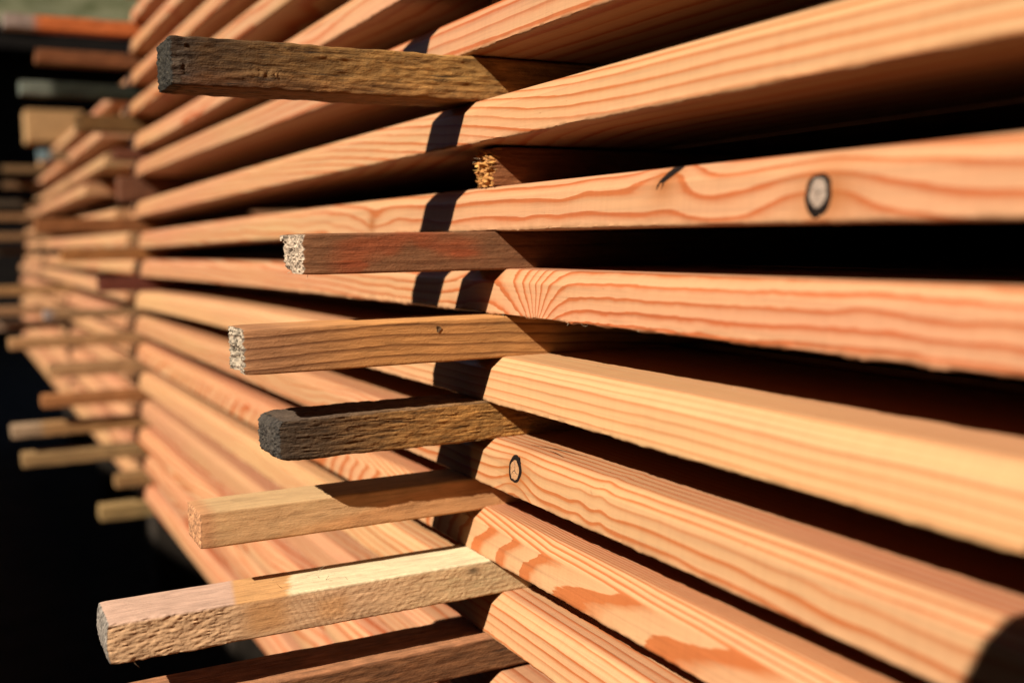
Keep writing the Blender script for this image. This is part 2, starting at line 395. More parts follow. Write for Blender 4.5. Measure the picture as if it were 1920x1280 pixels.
# boards behind the front ones: whole rows of them, seen only as darkness in the gaps
bv, bq = box_vq(-2.08, 0.45, 0, 0.14, 0, H); 
inner = None
for r in range(-8, 13):
    z = boards[r].location.z
    for k in range(3):
        if inner is None:
            me = mesh_np('inner_board', bv, bq, {'phase': np.array([v[2]*150+v[1]*60 for v in bv])}, smooth=False)
            o = link('larch_board', me, M_WOOD); o['late_strength'] = .8; o['pinkness'] = .5; o['tone'] = .95; o['jag'] = 1.0; inner = o
        else:
            o = inner.copy(); C.objects.link(o)
        o.location = (RNG.uniform(-.03, .03), 0.15+k*0.147, z)
        tag(o, 'unlit larch board deep in the near stack behind the front boards', 'board', 'inner boards of the near lumber stack')

# ------------------------------------------------------------------ knots (parts of their boards)
def face_pt(board, x, h, proud=0.0):
    zb, zc, xs, dy = o_face[board.name]
    z = float(np.interp(x, xs, zc))-zb
    y = SL*(h-0.0014)
    return Vector((x, y-proud, z+h))
def knot(board, x, h, rx, rz, mat, seed, ring=0.0012, cracks=True, chamfer=False):
    c = face_pt(board, x, h)
    nrm = Vector((0, -1, SL)).normalized(); up = Vector((0, SL, 1)).normalized(); ex = Vector((1, 0, 0))
    if chamfer: nrm = Vector((0, -1, 1)).normalized(); up = Vector((0, 1, 1)).normalized()
    na, nr = 48, 9
    th = np.linspace(0, 2*math.pi, na, endpoint=False)
    wob = 1+0.09*np.array([vn(math.cos(a)*1.3, math.sin(a)*1.3, 5, seed) for a in th]).astype(float)+0.02*np.sin(th*5+seed)+0.015*np.sin(th*9+seed*3)
    def pt(a, r, w, d): return c+ex*(math.cos(a)*rx*r*w)+up*(math.sin(a)*rz*r*w)+nrm*d
    V = [tuple(c+nrm*0.0002)]; Q = []
    for k in range(1, nr+1):
        f = k/nr
        for i, a in enumerate(th):
            V.append(tuple(pt(a, f, wob[i], 0.00018+0.00012*float(vn(math.cos(a)*f*5, math.sin(a)*f*5, 1, seed)))))
    for k in range(nr-1):
        for i in range(na):
            a0 = 1+k*na+i; a1 = 1+k*na+(i+1) % na; Q.append((a0, a0+na, a1+na, a1))
    for i in range(0, na, 1): Q.append((0, 1+i, 1+(i+1) % na, 0))
    Q = [q for q in Q]
    me = bpy.data.meshes.new('knot'); me.from_pydata(V, [], [q if q[0] != q[3] else q[:3] for q in Q]); me.update()
    krv = [0.0]+[k/nr for k in range(1, nr+1) for _ in th]
    kcv = [1.0]+[float(np.clip(1-abs(math.sin((a*1.5+seed)+.25*math.sin(5*k/nr+seed)))*2.6*(k/nr), 0, 1))*(1 if k < nr*.85 else 0) for k in range(1, nr+1) for a in th]
    me.attributes.new('kr', 'FLOAT', 'POINT').data.foreach_set('value', krv); me.attributes.new('kc', 'FLOAT', 'POINT').data.foreach_set('value', kcv)
    k0 = link('knot', me, mat, board)
    V = []; Q = []; m = 4
    for i, a in enumerate(th):
        wr = ring*(1+0.40*math.sin(a+seed)+0.12*math.sin(3*a+seed*2))
        for (e, d) in ((-0.3, 0.0), (0.0, 0.00045), (wr/rx*0.9, 0.0004), (wr/rx*1.3, -0.0002)):
            V.append(tuple(pt(a, 0.97+e*(0.5 if e < 0 else 1)*1.0, wob[i], d)))
    for i in range(na):
        for j in range(m-1):
            a0 = i*m+j; a1 = ((i+1) % na)*m+j; Q.append((a0, a0+1, a1+1, a1))
    me = bpy.data.meshes.new('bark_ring'); me.from_pydata(V, [], Q); me.update()
    link('bark_ring', me, M_BARK, k0)
    return k0
knot(boards[3], -0.3246, 0.0125, 0.0056, 0.0063, M_KNOT, 3, 0.0019)
knot(boards[6], -0.5675, 0.0165, 0.0062, 0.0066, M_KNOT2, 7, 0.0015)
# bark pocket notched into the upper edge of the ringed-knot board
c = face_pt(boards[3], -0.4318, 0.0225); V = []; Q = []
prof = [(-.0048, -.0044), (-.0034, -.0060), (-.0016, -.0056), (.0004, -.0026), (.0030, .0008), (.0062, .0036), (.0098, .0068), (.0052, .0068), (.0010, .0066), (-.0012, .0044), (-.0030, .0004), (-.0044, -.0022)]
for px, pz in prof:
    yy = max(0.0, pz+0.0005)*0.93
    V.append((c.x+px, c.y+yy-.0005, c.z+pz))
V.append((c.x, c.y+.0002, c.z+.001)); n = len(prof)
me = bpy.data.meshes.new('bark_or_crack'); me.from_pydata(V, [], [(i, (i+1) % n, n) for i in range(n)]); me.update()
p_ = link('bark_or_crack', me, M_BARK, boards[3])

def slit(board, pts, w, seed):
    # dark strip laid on the top face to draw a crack
    r = random.Random(seed); L_ = []; Rr = []
    for i, (x, y) in enumerate(pts):
        k = math.sin(math.pi*(i+.35)/(len(pts)-.3))*w*(.7+.6*r.random()); L_.append((x, y-k, H+.0002)); Rr.append((x, y+k, H+.0002))
    V = L_+Rr; n = len(pts)
    me = bpy.data.meshes.new('bark_or_crack'); me.from_pydata(V, [], [(i, i+1, n+i+1, n+i) for i in range(n-1)]); me.update()
    return link('bark_or_crack', me, M_BARK, board)
slit(boards[6], [(-.575, .0170), (-.566, .0205), (-.556, .0235), (-.546, .0255), (-.536, .0262), (-.526, .0285)], .0007, 4)
slit(boards[6], [(-.552, .0180), (-.545, .0176), (-.538, .0165), (-.531, .0150)], .0004, 5)
# ------------------------------------------------------------------ spacer sticks
def rounded(p, hw, hh, r):
    q = np.stack([np.clip(p[:, 0], -hw+r, hw-r), np.clip(p[:, 1], -hh+r, hh-r)], 1)
    d = p-q; L = np.linalg.norm(d, axis=1)
    n = np.where(L[:, None] > 1e-9, d/np.maximum(L[:, None], 1e-9), 0)
    return q+n*np.minimum(L, r)[:, None]*np.where(L[:, None] > 0, r/np.maximum(r, 1e-9), 1) if r > 0 else p, n, q, L
def make_stick(X, ztop, zbot, L, w, seed, col, label, group='spacer sticks poking out of the near stack', amp=0.0004, endamp=0.0006, endcol=None,
               res=0.0009, inside=0.30, r=0.0012, ring_dark=0.0, ph=None, wear=0.3, endfn=None, yaw=0.0, shape=None, y_end=None):
    hw = w/2; hh = (ztop-zbot)/2
    nu = max(4, int(w/res)); nv = max(4, int(2*hh/res))
    us = np.linspace(-hw, hw, nu+1); vs = np.linspace(-hh, hh, nv+1)
    loop = [(u, -hh, i, 0) for i, u in enumerate(us)] + [(hw, v, nu, j) for j, v in enumerate(vs)][1:] + \
           [(u, hh, i, nv) for i, u in enumerate(us)][::-1][1:] + [(-hw, v, 0, j) for j, v in enumerate(vs)][::-1][1:-1]
    lp = np.array([(a, b) for a, b, _, _ in loop]); n = len(lp)
    def shp(p):
        q = np.stack([np.clip(p[:, 0], -hw+r, hw-r), np.clip(p[:, 1], -hh+r, hh-r)], 1); d = p-q
        Ld = np.linalg.norm(d, axis=1); nn = d/np.maximum(Ld, 1e-9)[:, None]; nn[Ld < 1e-9] = 0
        return q+nn*np.minimum(Ld, r)[:, None], nn
    sp, nn = shp(lp)
    ys = np.concatenate([np.arange(-L, 0.03, res*1.15), np.linspace(0.04, inside, 8)])
    m = len(ys)
    yy = ys[:, None]; A = np.broadcast_to(sp[None], (m, n, 2)).copy()
    U = A[..., 0]; Vv = A[..., 1]; Yb = np.broadcast_to(yy, U.shape)
    s = seed
    d = amp*(fbm(U*380, Yb*70, Vv*380, s, 4)*1.5+0.8*fbm(U*90, Yb*30, Vv*90, s+7, 3)) 
    if shape is not None: d = d+shape(U, Yb, Vv)
    # soften the arrises towards the tip
    tip = np.exp(-(Yb+L)/0.004)
    d = d-tip*0.0006
    P = A+nn[None]*d[..., None]
    ends = endfn(lp[:, 0], lp[:, 1]) if endfn else 0
    Yv = Yb.copy().astype(float)
    fe = np.clip(1-(Yb+L)/0.02, 0, 1)
    e_n = (endamp*fbm(lp[:, 0]*800, 0, lp[:, 1]*800, s+30, 3)*2+ends)
    Yv = Yv+fe*np.broadcast_to(e_n, Yv.shape)
    V = np.stack([P[..., 0], Yv, P[..., 1]], -1).reshape(-1, 3)
    i = np.arange(m-1)[:, None]*n; j = np.arange(n)[None, :]; j2 = (j+1) % n
    Q = np.stack([i+j, i+n+j, i+n+j2, i+j2], -1).reshape(-1, 4)
    # end cap grid
    idx = -np.ones((nu+1, nv+1), int)
    for k, (_, _, a, b) in enumerate(loop): idx[a, b] = k
    Gi, Gj = np.meshgrid(np.arange(1, nu), np.arange(1, nv), indexing='ij')
    gp = np.stack([us[Gi.ravel()], vs[Gj.ravel()]], 1); gs, _ = shp(gp)
    idx[Gi.ravel(), Gj.ravel()] = np.arange(len(gp))+len(V)
    ge = endamp*fbm(gp[:, 0]*800, 0, gp[:, 1]*800, s+30, 3)*2+(endfn(gp[:, 0], gp[:, 1]) if endfn else 0)
    rad = np.maximum(np.abs(gp[:, 0])/hw, np.abs(gp[:, 1])/hh)
    CV = np.stack([gs[:, 0]*(1-.0006/hw), -L+ge-0.0006*sm(1.0, .8, rad), gs[:, 1]*(1-.0006/hh)], 1)
    V = np.concatenate([V, CV])
    a = idx[:-1, :-1].ravel(); b = idx[1:, :-1].ravel(); c_ = idx[1:, 1:].ravel(); d_ = idx[:-1, 1:].ravel()
    Q = np.concatenate([Q, np.stack([a, b, c_, d_], 1)])
    dist = V[:, 1]+L
    is_end = np.zeros(len(V)); is_end[:n] = 1; is_end[m*n:] = 1
    cc = col(V[:, 0]/hw, dist, V[:, 2]/hh, is_end)
    if endcol is not None:
        ec = np.array(endcol)*(1+0.95*fbm(V[:, 0]*900, 0, V[:, 2]*900, s+60, 2))[:, None]
        g = (is_end*1.0)[:, None]; cc = cc*(1-g)+ec*g
    V2 = V.copy(); V2[:, 0] += yaw*V[:, 1]
    ph_ = ph(V[:, 0], V[:, 1], V[:, 2]) if ph else V[:, 2]*120
    me = mesh_np('spacer_stick', V2, Q, {'phase': ph_, 'wear': np.full(len(V), wear) if np.isscalar(wear) else wear(V[:, 0]/hw, dist, V[:, 2]/hh)}, colors={'tint': np.clip(cc, 0, 1)})
    me.set_sharp_from_angle(angle=math.radians(60))
    o = link('spacer_stick', me, M_OLD, loc=(X-hw, 0, ZO+(ztop+zbot)/2)); o['ring_dark'] = float(ring_dark)
    tag(o, label, 'spacer stick', group)
    return o
def lerp(a, b, t):
    return np.array(a)[None, :]*(1-t)[:, None]+np.array(b)[None, :]*t[:, None]
def c_s1(u, d, v, e):
    t = np.clip(d/0.19, 0, 1); c = lerp((.11, .062, .022), (.58, .335, .095), sm(.0, .95, t))
    k = sm(.0, -.9, v)*(u > .98); c = c*(1-.35*k)[:, None]+np.array([.33, .13, .045])[None]*(.35*k)[:, None]
    spot = np.exp(-((d-.055)/.010)**2-((v+.35)/.22)**2); c = c*(1-.4*spot)[:, None]+np.array([.55, .34, .13])[None]*(.4*spot)[:, None]
    n = fbm(d*300, u*4, v*9, 5, 3); c = c*(1+.35*n)[:, None]
    edge = sm(.018, .004, d); c = c*(1-.45*edge)[:, None]+np.array([.16, .15, .12])[None]*(.45*edge*(n > 0))[:, None]
    bot = (v < -.99); c[bot] = c[bot]*.5+np.array([.5, .25, .10])*.5
    return c
def c_s2(u, d, v, e):
    c = np.tile(np.array([.36, .175, .078]), (len(d), 1))
    red = sm(-.3, .8, 1-np.abs(v-.75+2.2*np.abs(d-.068)/.07*.55+.3*vn(d*90, v*2, 0, 4))*1.5)*sm(.125, .10, d)
    red2 = sm(0, .3, vn(d*38, v*1.6, 2, 9)*.6+.25*(v+.9)*0+0.05-np.abs(v+.62)*.5)
    k = np.clip(red*.75+red2*.75, 0, 1)*sm(.008, .03, d)
    c = c*(1-k)[:, None]+np.array([.50, .135, .045])[None]*k[:, None]
    return c*(1+.18*fbm(d*500, u*8, v*14, 15, 3))[:, None]
def c_s3(u, d, v, e):
    t = sm(0, .09, d); c = lerp((.66, .36, .17), (.86, .45, .15), t)
    return c*(1+.12*fbm(d*60, u*4, v*5, 25, 3))[:, None]
def c_s4(u, d, v, e):
    t = sm(.0, .13, d); c = lerp((.10, .070, .040), (.60, .32, .085), t)
    n = fbm(d*200, u*9, v*7, 35, 4); c = c*(1+.55*n)[:, None]
    tp = (v > .9); c[tp] = c[tp]*.5+np.array([.15, .125, .10])*.5
    return c
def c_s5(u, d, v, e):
    c = np.tile(np.array([1.0, .66, .32]), (len(d), 1))  # side colour lifted to make up for the weak raking sun
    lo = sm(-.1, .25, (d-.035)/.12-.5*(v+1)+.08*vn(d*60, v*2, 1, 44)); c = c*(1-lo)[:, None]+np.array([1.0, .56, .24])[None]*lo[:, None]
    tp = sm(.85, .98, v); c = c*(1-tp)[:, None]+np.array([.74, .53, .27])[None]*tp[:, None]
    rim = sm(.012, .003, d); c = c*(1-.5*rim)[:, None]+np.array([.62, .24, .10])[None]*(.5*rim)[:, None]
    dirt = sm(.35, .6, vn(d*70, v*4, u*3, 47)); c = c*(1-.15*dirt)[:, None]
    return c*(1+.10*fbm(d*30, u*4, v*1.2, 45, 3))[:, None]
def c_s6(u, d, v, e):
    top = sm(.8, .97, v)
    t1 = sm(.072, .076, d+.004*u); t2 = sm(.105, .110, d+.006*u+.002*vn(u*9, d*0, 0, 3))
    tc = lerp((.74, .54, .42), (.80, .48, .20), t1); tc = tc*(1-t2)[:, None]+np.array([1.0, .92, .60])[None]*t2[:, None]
    side = np.tile(np.array([.95, .66, .38]), (len(d), 1))  # side albedo raised because the sun only grazes this face
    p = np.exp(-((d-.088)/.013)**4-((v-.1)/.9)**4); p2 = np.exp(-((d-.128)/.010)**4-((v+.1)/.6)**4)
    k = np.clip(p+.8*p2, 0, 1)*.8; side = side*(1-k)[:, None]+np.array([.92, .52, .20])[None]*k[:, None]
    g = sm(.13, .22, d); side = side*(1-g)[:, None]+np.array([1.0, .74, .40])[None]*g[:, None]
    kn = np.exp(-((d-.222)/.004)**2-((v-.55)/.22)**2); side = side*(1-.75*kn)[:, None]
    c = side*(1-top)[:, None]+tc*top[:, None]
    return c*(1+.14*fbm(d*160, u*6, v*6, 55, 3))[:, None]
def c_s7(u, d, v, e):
    c = np.tile(np.array([.30, .145, .06]), (len(d), 1)); tp = sm(.78, .9, v+.03*vn(d*80, 0, 0, 3)); c = c*(1-tp)[:, None]+np.array([.50, .25, .12])[None]*tp[:, None]  # orange top band puts the sunlit strip into the colour
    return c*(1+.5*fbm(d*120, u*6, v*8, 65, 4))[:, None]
def e_s2(u, v):
    return 0.004*sm(-.004, .012, v*-1+.0)*0 + 0.006*sm(-.006, -.013, v)*sm(.0, -.02, u) - 0.002*(v > .008)*(u < -.012)
def e_s3(u, v):
    return 0.009*np.exp(-((u+.004)/.008)**2-((v+.006)/.006)**2)+0.006*np.exp(-((u-.003)/.007)**2-((v-.007)/.004)**2)-.001*sm(.012, .02, u)
def e_s4(u, v):
    return 0.0035*(np.abs(u)/.021)**6*.5+0.0018*(np.abs(v)/.011)**6
def e_s6(u, v):
    return 0.002*np.cos(v*200)*0+0.0035*(v/.0115)**2*.4
def sh_s6(U, Y, Vv):
    d = Y+.245; side = sm(.019, .021, U)
    wr = 0.00045*fbm(d*240+Vv*200, Vv*1500-d*150, 0, 91, 4)*1.6*sm(.082, .06, d)+0.00022*fbm(d*380, Vv*900, 2, 93, 4)*1.5*sm(.11, .14, d)
    cut = -0.0008*sm(.0, .3, np.sin((d+Vv*.6)*1600)-.4)*np.exp(-((d-.115)/.018)**4)
    return side*(wr+cut*.22)
def sh_s4(U, Y, Vv):
    return 0.0008*fbm(U*800, Y*130, Vv*1500, 95, 4)-0.0005*sm(.03, .0, Y+.144)
def sh_s1(U, Y, Vv):
    d = Y+.19
    return 0.0004*vn(U*250, Y*160, Vv*520, 97)-0.0010*np.exp(-((d-.055)/.011)**2-((Vv+.005)/.003)**2)*sm(0, .5, vn(Y*900, Vv*900, 0, 98))+0.0005*np.exp(-((d-.008)/.004)**2)*vn(Y*400, Vv*500, 1, 99)
sticks = {}
sticks[1] = make_stick(-.644, .1200, .0915, .190, .042, 1, c_s1, 'dark brown rough-sawn spacer stick with blackened tip, topmost in the near column', amp=.00045, endamp=.0008,
                       endcol=(.045, .042, .030), wear=.95, shape=sh_s1)
sticks[2] = make_stick(-.612, .0052, -.0192, .125, .040, 2, c_s2, 'short reddish brown spacer stick with frayed grey-white broken end', amp=.00014, endamp=.0010, res=.0006,
                       endcol=(.60, .52, .40), wear=.25, endfn=e_s2, ph=lambda x, y, z: z/.009+.55+.3*y*0, ring_dark=.35)
sticks[3] = make_stick(-.599, -.0483, -.0748, .164, .040, 3, c_s3, 'orange-brown spacer stick with dark grain lines, small knot and hollowed broken end', amp=.00014, endamp=.0009, res=.0006,
                       endcol=(.50, .46, .36), wear=.2, endfn=e_s3, ring_dark=.8,
                       ph=lambda x, y, z: (z+.0022*slow(y, 77, .08)+.012*y+.25*(y+.05)**2)/.0062+.3)
sticks[4] = make_stick(-.608, -.1032, -.1285, .146, .044, 4, c_s4, 'charred-looking dark grey spacer stick with rounded tip and deep bark-like ridges', amp=.0004, endamp=.0009, res=.0006,
                       endcol=(.075, .068, .055), wear=1.0, r=.0020, endfn=e_s4, shape=sh_s4)
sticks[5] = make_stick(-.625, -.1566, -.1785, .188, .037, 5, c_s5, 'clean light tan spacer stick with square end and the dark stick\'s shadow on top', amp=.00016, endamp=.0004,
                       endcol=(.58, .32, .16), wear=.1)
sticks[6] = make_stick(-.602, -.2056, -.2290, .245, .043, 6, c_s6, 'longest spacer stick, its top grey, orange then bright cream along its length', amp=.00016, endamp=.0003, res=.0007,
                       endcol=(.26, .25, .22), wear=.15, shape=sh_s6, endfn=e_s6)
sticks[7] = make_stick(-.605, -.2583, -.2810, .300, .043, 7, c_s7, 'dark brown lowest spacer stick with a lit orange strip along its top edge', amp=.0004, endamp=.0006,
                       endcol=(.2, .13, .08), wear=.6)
# broken stub flush with the boards
def e_stub(u, v): return 0.007*np.abs(vn(u*130, 0, v*200, 5))+0.0022*vn(u*700, 0, v*700, 6)+.012*sm(-.004, -.02, u)
stub = make_stick(-.624, .0600, .0345, -.007, .040, 9, lambda u, d, v, e: np.tile(np.array([.42, .17, .06]), (len(d), 1)),
                  'broken spacer stub torn off flush with the boards, frayed yellow fibres', amp=.0005, endamp=.002, wear=.4, endfn=e_stub, inside=.3, res=.0006, endcol=(.85, .42, .12))
# inner stick between the two uppermost boards (set back in the gap)
s0 = make_stick(-.640, .1760, .1510, -.035, .040, 10, lambda u, d, v, e: np.tile(np.array([.25, .13, .06]), (len(d), 1)),
                'spacer stick set back in the dark gap above the three-lined board', res=.003)
# sticks above the frame whose shadow reaches the picture
sA = make_stick(-.684, .2310, .2055, .125, .042, 12, c_s3, 'spacer stick just above the frame whose shadow crosses the three-lined board', res=.004)
# knot on the orange-brown stick
def sticker_knot(o, y, v, r, mat):
    V = [(0.0201, y, v)]; na = 20
    for i in range(na):
        a = i/na*6.283; k = 1+.2*math.sin(3*a+1); V.append((0.0203+.0002, y+math.cos(a)*r*k, v+math.sin(a)*r*1.2*k))
    me = bpy.data.meshes.new('knot'); me.from_pydata(V, [], [(0, 1+i, 1+(i+1) % na) for i in range(na)]); me.update()
    return link('knot', me, mat, o)
M_SKNOT = simple('small_brown_knot', (0.124, 0.0682, 0.031), 0.8, (700, 700, 700), 0.6, 0.8, 0.0006)
sticker_knot(sticks[3], -.0455, .0075, .0016, M_SKNOT)
sticker_knot(sticks[6], -.0210, .0060, .0020, M_SKNOT)

# torn fibres and shavings
def fibre(parent, p, d, L, w=0.00022, curl=0.4, seed=0, name='torn_fibre'):
    r = random.Random(seed); pts = []; pos = Vector(p); dr = Vector(d).normalized()
    ax = Vector((r.uniform(-1, 1), r.uniform(-1, 1), r.uniform(-1, 1))).normalized()
    n = 7
    for i in range(n):
        pts.append(pos.copy()); pos = pos+dr*(L/n); dr = (dr+ax.cross(dr)*curl*(.5+.5*i/n)*.5).normalized()
    V = []; Q = []
    side = Vector((0, 0, 1)).cross(dr); side = side.normalized() if side.length > .1 else Vector((1, 0, 0)); up = dr.cross(side)
    for i, q in enumerate(pts):
        k = w*(1-.8*i/(n-1))
        for a in (0, 2.1, 4.2): V.append(tuple(q+side*math.cos(a)*k+up*math.sin(a)*k))
    for i in range(n-1):
        for j in range(3): a = i*3+j; b = i*3+(j+1) % 3; Q.append((a, b, b+3, a+3))
    me = bpy.data.meshes.new(name); me.from_pydata(V, [], Q); me.update()
    return link(name, me, M_FIBRE, parent)
rr = random.Random(5)
for i in range(16):
    fibre(sticks[6], (rr.uniform(-.015, .018), rr.uniform(-.15, -.05) if i > 6 else rr.uniform(-.128, -.112), .0117), (rr.uniform(-1, 1), rr.uniform(-1, 1), rr.uniform(.2, 1.2)), rr.uniform(.003, .009), .0002, rr.uniform(-.9, .9), i)
fibre(sticks[6], (.0205, -.232, -.0112), (.2, .6, -1), .008, .0002, .6, 33)
for i in range(8):
    fibre(stub, (rr.uniform(-.012, .020), rr.uniform(.006, .013), rr.uniform(-.013, .010)), (rr.uniform(-.9, .9), -1, rr.uniform(-.6, .6)), rr.uniform(.002, .006), .0002, rr.uniform(-.7, .7), 50+i)
for i in range(14):
    fibre(sticks[2], (rr.uniform(-.019, .019), -.1245, rr.uniform(-.012, .012)), (rr.uniform(-.7, .7), -1, rr.uniform(-.9, .5)), rr.uniform(.001, .003), .0003, rr.uniform(-.7, .7), 80+i)
fibre(sticks[2], (.017, -.122, -.0120), (.2, -.2, -1), .004, .0004, .9, 99)
for i in range(12):
    fibre(sticks[3], (rr.uniform(-.019, .019), -.1635, rr.uniform(-.012, .012)), (rr.uniform(-.7, .7), -1, rr.uniform(-.9, .5)), rr.uniform(.001, .003), .0003, rr.uniform(-.7, .7), 110+i)
for x, L in ((-.505, .007), (-.52, .004), (-.60, .003), (-.45, .003)):
    fibre(boards[4], tuple(face_pt(boards[4], x, .0008)), (.9, -.2, -.4), L, .00022, -.7, int(-x*1000))
for x, L in ((-.52, .004), (-.40, .004), (-.335, .003)):
    fibre(boards[5], (x, .030, H), (.6, -.2, .8), L, .0002, .6, int(-x*1000)+5)

# ------------------------------------------------------------------ second column of sticks at the end of the stack
def flat(cr, tipc=None, td=0.04):
    def f(u, d, v, e):
        t = sm(td+.01, td-.01, d) if tipc is not None else d*0
        c = lerp(cr, tipc if tipc is not None else cr, t)
        return c*(1+.25*fbm(d*60, u*3, v*3, 7, 2))[:, None]
    return f
COL2 = [ # row z of the gap top, protrusion, colours, label
 (-4, .2034, (.80, .23, .055), (.44, .38, .34), 'blurred bright orange far spacer with pale grey tip at the upper left'),
 (-3, .1550, (.26, .10, .03), None, 'blurred dull rust-brown far spacer below the bright orange one'),
 (-2, .1829, (.018, .026, .012), (.20, .26, .22), 'blurred blackish green far spacer with a pale tip'),
 (-1, .0933, (.22, .125, .035), None, 'blurred short olive-brown far spacer under the blackish green one'),
 (0, .035, (.20, .07, .03), None, 'blurred very short dark red far spacer at the board ends'),
 (1, .03, (.22, .09, .04), None, 'blurred dark brown far spacer second above the long rusty one'),
 (2, .1700, (.36, .15, .045), None, 'blurred long rusty brown far spacer beside the first wide black gap'),
 (3, .1311, (.46, .21, .06), None, 'blurred orange-brown far spacer level with the reddish near spacer'),
 (4, .0700, (.20, .055, .03), None, 'blurred dark red short far spacer just below eye level'),
 (5, .1634, (.42, .27, .13), (.36, .33, .33), 'blurred tan far spacer with a grey tip, level with the orange near spacer'),
 (6, .2232, (.60, .36, .16), None, 'blurred pale tan far spacer, broadest looking of the end column'),
 (7, .16, (.58, .36, .17), None, 'blurred light tan far spacer under the broad pale one'),
 (8, .1762, (.50, .23, .08), None, 'blurred orange-brown far spacer with black shade behind its tip'),
 (9, .2274, (.50, .30, .12), (.50, .38, .24), 'blurred long tan far spacer reaching into the black at lower left'),
 (10, .2127, (.44, .30, .13), None, 'blurred olive-tan far spacer tapering into the black at lower left'),
 (11, .06, (.40, .25, .10), None, 'blurred stubby far spacer between the olive-tan one and the lowest one'),
 (12, .0900, (.42, .30, .12), None, 'blurred lowest far spacer, a short olive stub near the black shade'),
]
def row_bottom(r, x=-2.05):
    zb, zc, xs, dy = o_face[boards[r].name]; return float(np.interp(x, xs, zc))
for r, L, c1_, c2_, lab in COL2:
    zt = row_bottom(r)-.0006; zlow = (row_bottom(r+1)+H+.0006) if r+1 in boards else zt-.026
    X = -2.035+RNG.uniform(-.012, .008)
    make_stick(X, zt, zlow, L, .042, 200+r, flat(c1_, c2_, .05 if r != 5 else .012), lab, 'blurred spacer sticks at the far end of the near stack', res=.0045, inside=.2, amp=.0006, wear=.3)

# ------------------------------------------------------------------ second stack, beyond the end of the first
G2 = 'boards of the blurred second stack'
ROW2 = {-3: (-4.3, -2.62, .06), -2: (-4.3, -2.90, .0), -1: (-4.6, -2.48, .0), 0: (-5.0, -2.45, .0), 1: (-5.2, -2.75, -.01), 2: (-5.4, -2.42, .01),
        3: (-5.2, -2.20, .0), 4: (-5.4, -2.17, .005), 5: (-5.6, -2.19, -.006), 6: (-5.5, -2.18, -.012), 7: (-5.7, -2.17, -.010), 8: (-5.5, -2.20, -.014),
        9: (-5.6, -2.18, -.012), 10: (-5.5, -2.17, -.010), 11: (-5.6, -2.19, -.012), 12: (-5.5, -2.18, -.012)}
words = ['topmost', 'second', 'third', 'fourth', 'fifth', 'sixth', 'seventh', 'eighth', 'ninth', 'tenth', 'eleventh', 'twelfth', 'thirteenth', 'fourteenth', 'fifteenth', 'lowest']
z2 = {}
for i, (r, (xa, xb, dy)) in enumerate(ROW2.items()):
    z = (row_bottom(r) if r in boards else zrow(r))+RNG.uniform(-.006, .004); z2[r] = z
    z2l = z-RNG.uniform(0, .02)
    make_board('larch_board', [(xa, z2l), (xb, z)], xa, xb, dy, .13, generic(700+i, .009, .02),
               'blurred larch board of the second stack, %s%s' % (words[i], ' of its rows' if i in (0, 15) else ' row from its top'), G2, RNG.uniform(.6, 1), RNG.uniform(.1, .8), False)
inner2 = None
for r in ROW2:
    xa, xb, dy = ROW2[r]
    for k in range(2):
        if inner2 is None:
            v2, q2 = box_vq(-5.1, -2.62, 0, .14, 0, H); me = mesh_np('inner_board', v2, q2, {'phase': np.array([v[2]*150 for v in v2])}, smooth=False)
            o = link('larch_board', me, M_WOOD); o['late_strength'] = .8; o['pinkness'] = .5; o['tone'] = .95; o['jag'] = 1.0; inner2 = o
        else: o = inner2.copy(); C.objects.link(o)
        o.location = (0, .19+k*.147, ZO+z2[r])
        tag(o, 'unlit larch board deep in the second stack', 'board', 'inner boards of the second stack')
COL3 = [(-2, -4.2, .12), (-1, -4.25, .12), (0, -4.3, .16), (1, -4.3, .19), (2, -4.25, .20), (3, -4.3, .24), (5, -3.3, .28), (6, -3.25, .22), (7, -3.3, .25), (8, -3.3, .14)]
nm = ['highest', 'second', 'third', 'fourth', 'fifth', 'sixth', 'seventh', 'eighth', 'ninth', 'lowest']
for k, (r, X, L) in enumerate(COL3):
    c_ = [(.30, .20, .09), (.24, .15, .07), (.10, .08, .05), (.40, .24, .11), (.36, .22, .10), (.12, .09, .05), (.50, .30, .12), (.45, .27, .13), (.42, .30, .20), (.42, .30, .18)][k]
    make_stick(X, z2[r]-.002, z2[r]-.025, L, .045, 300+k, flat(c_), 'very blurred spacer at the far left in the second stack, %s of its ten' % nm[k],
               'blurred spacer sticks of the second stack', res=.006, inside=.2, wear=.2)
# thick pale batten and a blue-ended stick poking out of the second stack
tb = make_stick(-3.9, .450, .345, .055, .16, 330, flat((.66, .44, .20)), 'thick pale square batten poking out at the upper left, blurred', 'odd battens left of the near stack', res=.005, inside=.12, amp=.0003, wear=.1)
be = make_stick(-3.2, .262, .232, .075, .04, 331, flat((.30, .20, .10), (.22, .36, .42), .03), 'blurred small stick with a bluish painted end below the pale batten', 'odd battens left of the near stack', res=.005, inside=.12, amp=.0003, wear=.1)

# right-hand stick just outside the frame whose shadow falls on the knotted board
sR = make_stick(-.0605, .1762, .1510, .42, .042, 13, c_s3, 'long spacer stick above the frame that casts the shadow in the lower right corner', res=.003)

# ------------------------------------------------------------------ bearers, ground, wall, shed
for x in (-5.2, -4.0, -2.9, -2.05, -1.3, -.62, .2):
    me = boxes_mesh('bearer', [(x-.06, x+.06, .13, .62, 0.0, ZO-.5-.0375)])
    o = link('timber_bearer', me, M_BEAM); tag(o, 'dark square timber bearer in the shade under the stack', 'bearer', 'bearers under the stacks')
gv, gq = box_vq(-60, 30, -30, 40, -.3, 0); me = mesh_np('ground', gv, gq, smooth=False)
g = link('ground', me, M_SOIL); g['kind'] = 'structure'
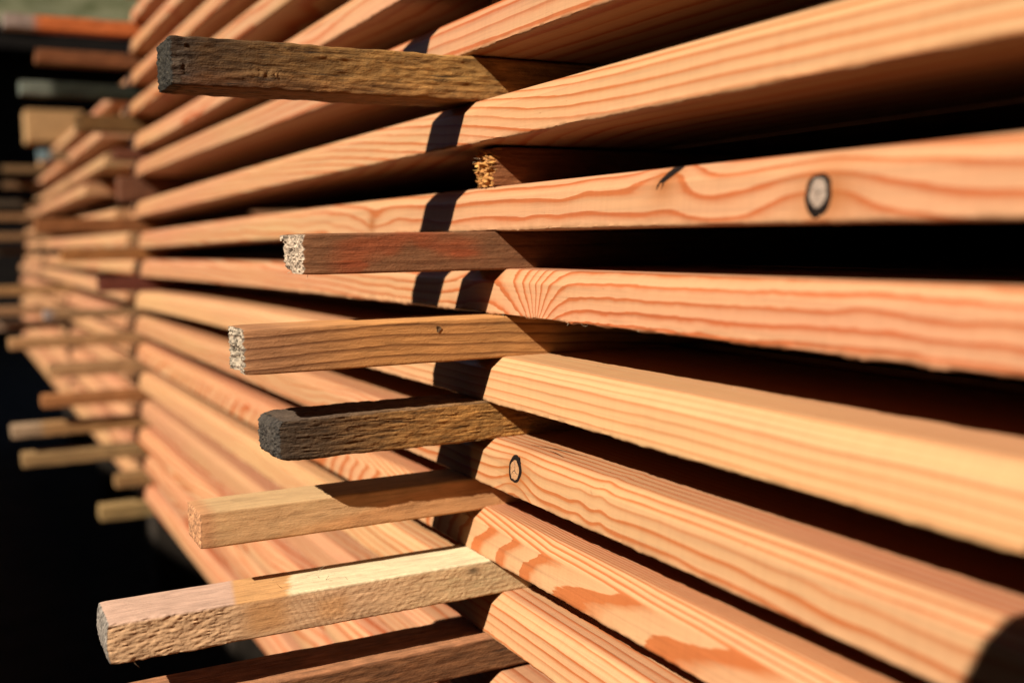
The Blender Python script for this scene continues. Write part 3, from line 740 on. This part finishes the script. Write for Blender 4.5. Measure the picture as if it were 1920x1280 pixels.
# wall added out of view to keep the ground and stack foot in shade
slope = 1/1.20
wy = -2.4; wt = .235+(-wy)*slope
root = bpy.data.objects.new('shade_wall', None); C.objects.link(root); root.location = (-6, wy-.1, 0); tag(root, 'added unseen concrete wall that shades the ground and stack foot', 'wall')
me = boxes_mesh('wall_body', [(-14, 12, -.10, .10, 0, wt-.06)]); link('wall_body', me, M_CONC, root)
me = boxes_mesh('coping', [(-14, 12, -.14, .10, wt-.06, wt)]); link('coping', me, M_CONC, root)
# shed at the end of the yard: dark plank front, mossy roof
root = bpy.data.objects.new('shed', None); C.objects.link(root); root.location = (-11, 0, 0); tag(root, 'dark plank shed with a mossy roof, far out of focus behind the stacks', 'shed')
pv, pq = box_vq(-.02, .02, -.1165, .1165, 0, 3.05); pm = mesh_np('plank', pv, pq, smooth=False); pm.materials.append(M_DARK)
for k in range(34):
    o = bpy.data.objects.new('plank', pm); C.objects.link(o); o.parent = root; o.location = (RNG.uniform(-.006, .006), -2.0+k*.235, 0)
link('back_wall', boxes_mesh('back_wall', [(-.9, -.8, -2.2, 6.1, 0, 3.2)]), M_DARK, root)
ev = ZO+1.93
rv = [(.7, -2.4, ev), (.7, 6.2, ev), (-4, 6.2, ev+2.6), (-4, -2.4, ev+2.6), (.7, -2.4, ev-.16), (.7, 6.2, ev-.16), (-4, 6.2, ev+2.44), (-4, -2.4, ev+2.44)]
# roof as a grid with lumpy moss
nx, ny = 60, 90; gx, gy = np.meshgrid(np.linspace(0, 1, nx), np.linspace(0, 1, ny), indexing='ij')
RX = .7-4.7*gx; RY = -2.4+8.6*gy; RZ = ev+2.6*gx+.05*fbm(RX*3, RY*3, 0, 4, 3)
Vr = np.stack([RX, RY, RZ], -1).reshape(-1, 3); ii = (np.arange(nx-1)[:, None]*ny+np.arange(ny-1)[None]).ravel()
Qr = np.stack([ii, ii+1, ii+ny+1, ii+ny], 1)[:, ::-1]
link('roof', mesh_np('roof', Vr, Qr), M_MOSS, root)
me = bpy.data.meshes.new('eave_board'); 
link('eave_board', boxes_mesh('eave_board', [(.60, .66, -2.4, 6.2, ev-.22, ev-.03)]), M_DARK, root)

# added shelter: dark walls and roof round the stacks shut out sky light
root = bpy.data.objects.new('added_shelter', None); C.objects.link(root); root.location = (-2, .8, 0); tag(root, 'added dark timber shelter that keeps sky light off the lumber stacks', 'shelter')
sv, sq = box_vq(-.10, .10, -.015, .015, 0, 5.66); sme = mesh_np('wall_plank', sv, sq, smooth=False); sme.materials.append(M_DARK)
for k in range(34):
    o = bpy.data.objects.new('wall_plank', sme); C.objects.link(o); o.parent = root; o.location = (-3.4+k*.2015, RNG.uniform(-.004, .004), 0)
link('shade_canopy', boxes_mesh('shade_canopy', [(-7.0, 4.6, -5.8, .4, 5.66, 5.76)]), M_DARK, root)
for k in range(3):
    link('post', boxes_mesh('post', [(-4.1+k*4.2, -3.98+k*4.2, .05, .17, 0, 5.66)]), M_BEAM, root)
ev_, eq_ = box_vq(-.015, .015, -.12, .12, 0, 5.66); eme = mesh_np('end_plank', ev_, eq_, smooth=False); eme.materials.append(M_DARK)
for k in range(23):
    o = bpy.data.objects.new('end_plank', eme); C.objects.link(o); o.parent = root; o.location = (4.5, -5.3+k*.2405, 0)
# dark building added out of view to block the sky below the sun
root = bpy.data.objects.new('added_barn', None); C.objects.link(root); root.location = (-4, -16, 0); tag(root, 'added unseen dark building that cuts the low sky light across the yard', 'added_barn')
link('wall', boxes_mesh('added_barn_wall', [(-22, 22, -3, 0, 0, 12.6)]), M_DARK, root)
link('roof', boxes_mesh('added_barn_roof', [(-22.5, 22.5, -3.4, .4, 12.6, 12.85)]), M_BEAM, root)
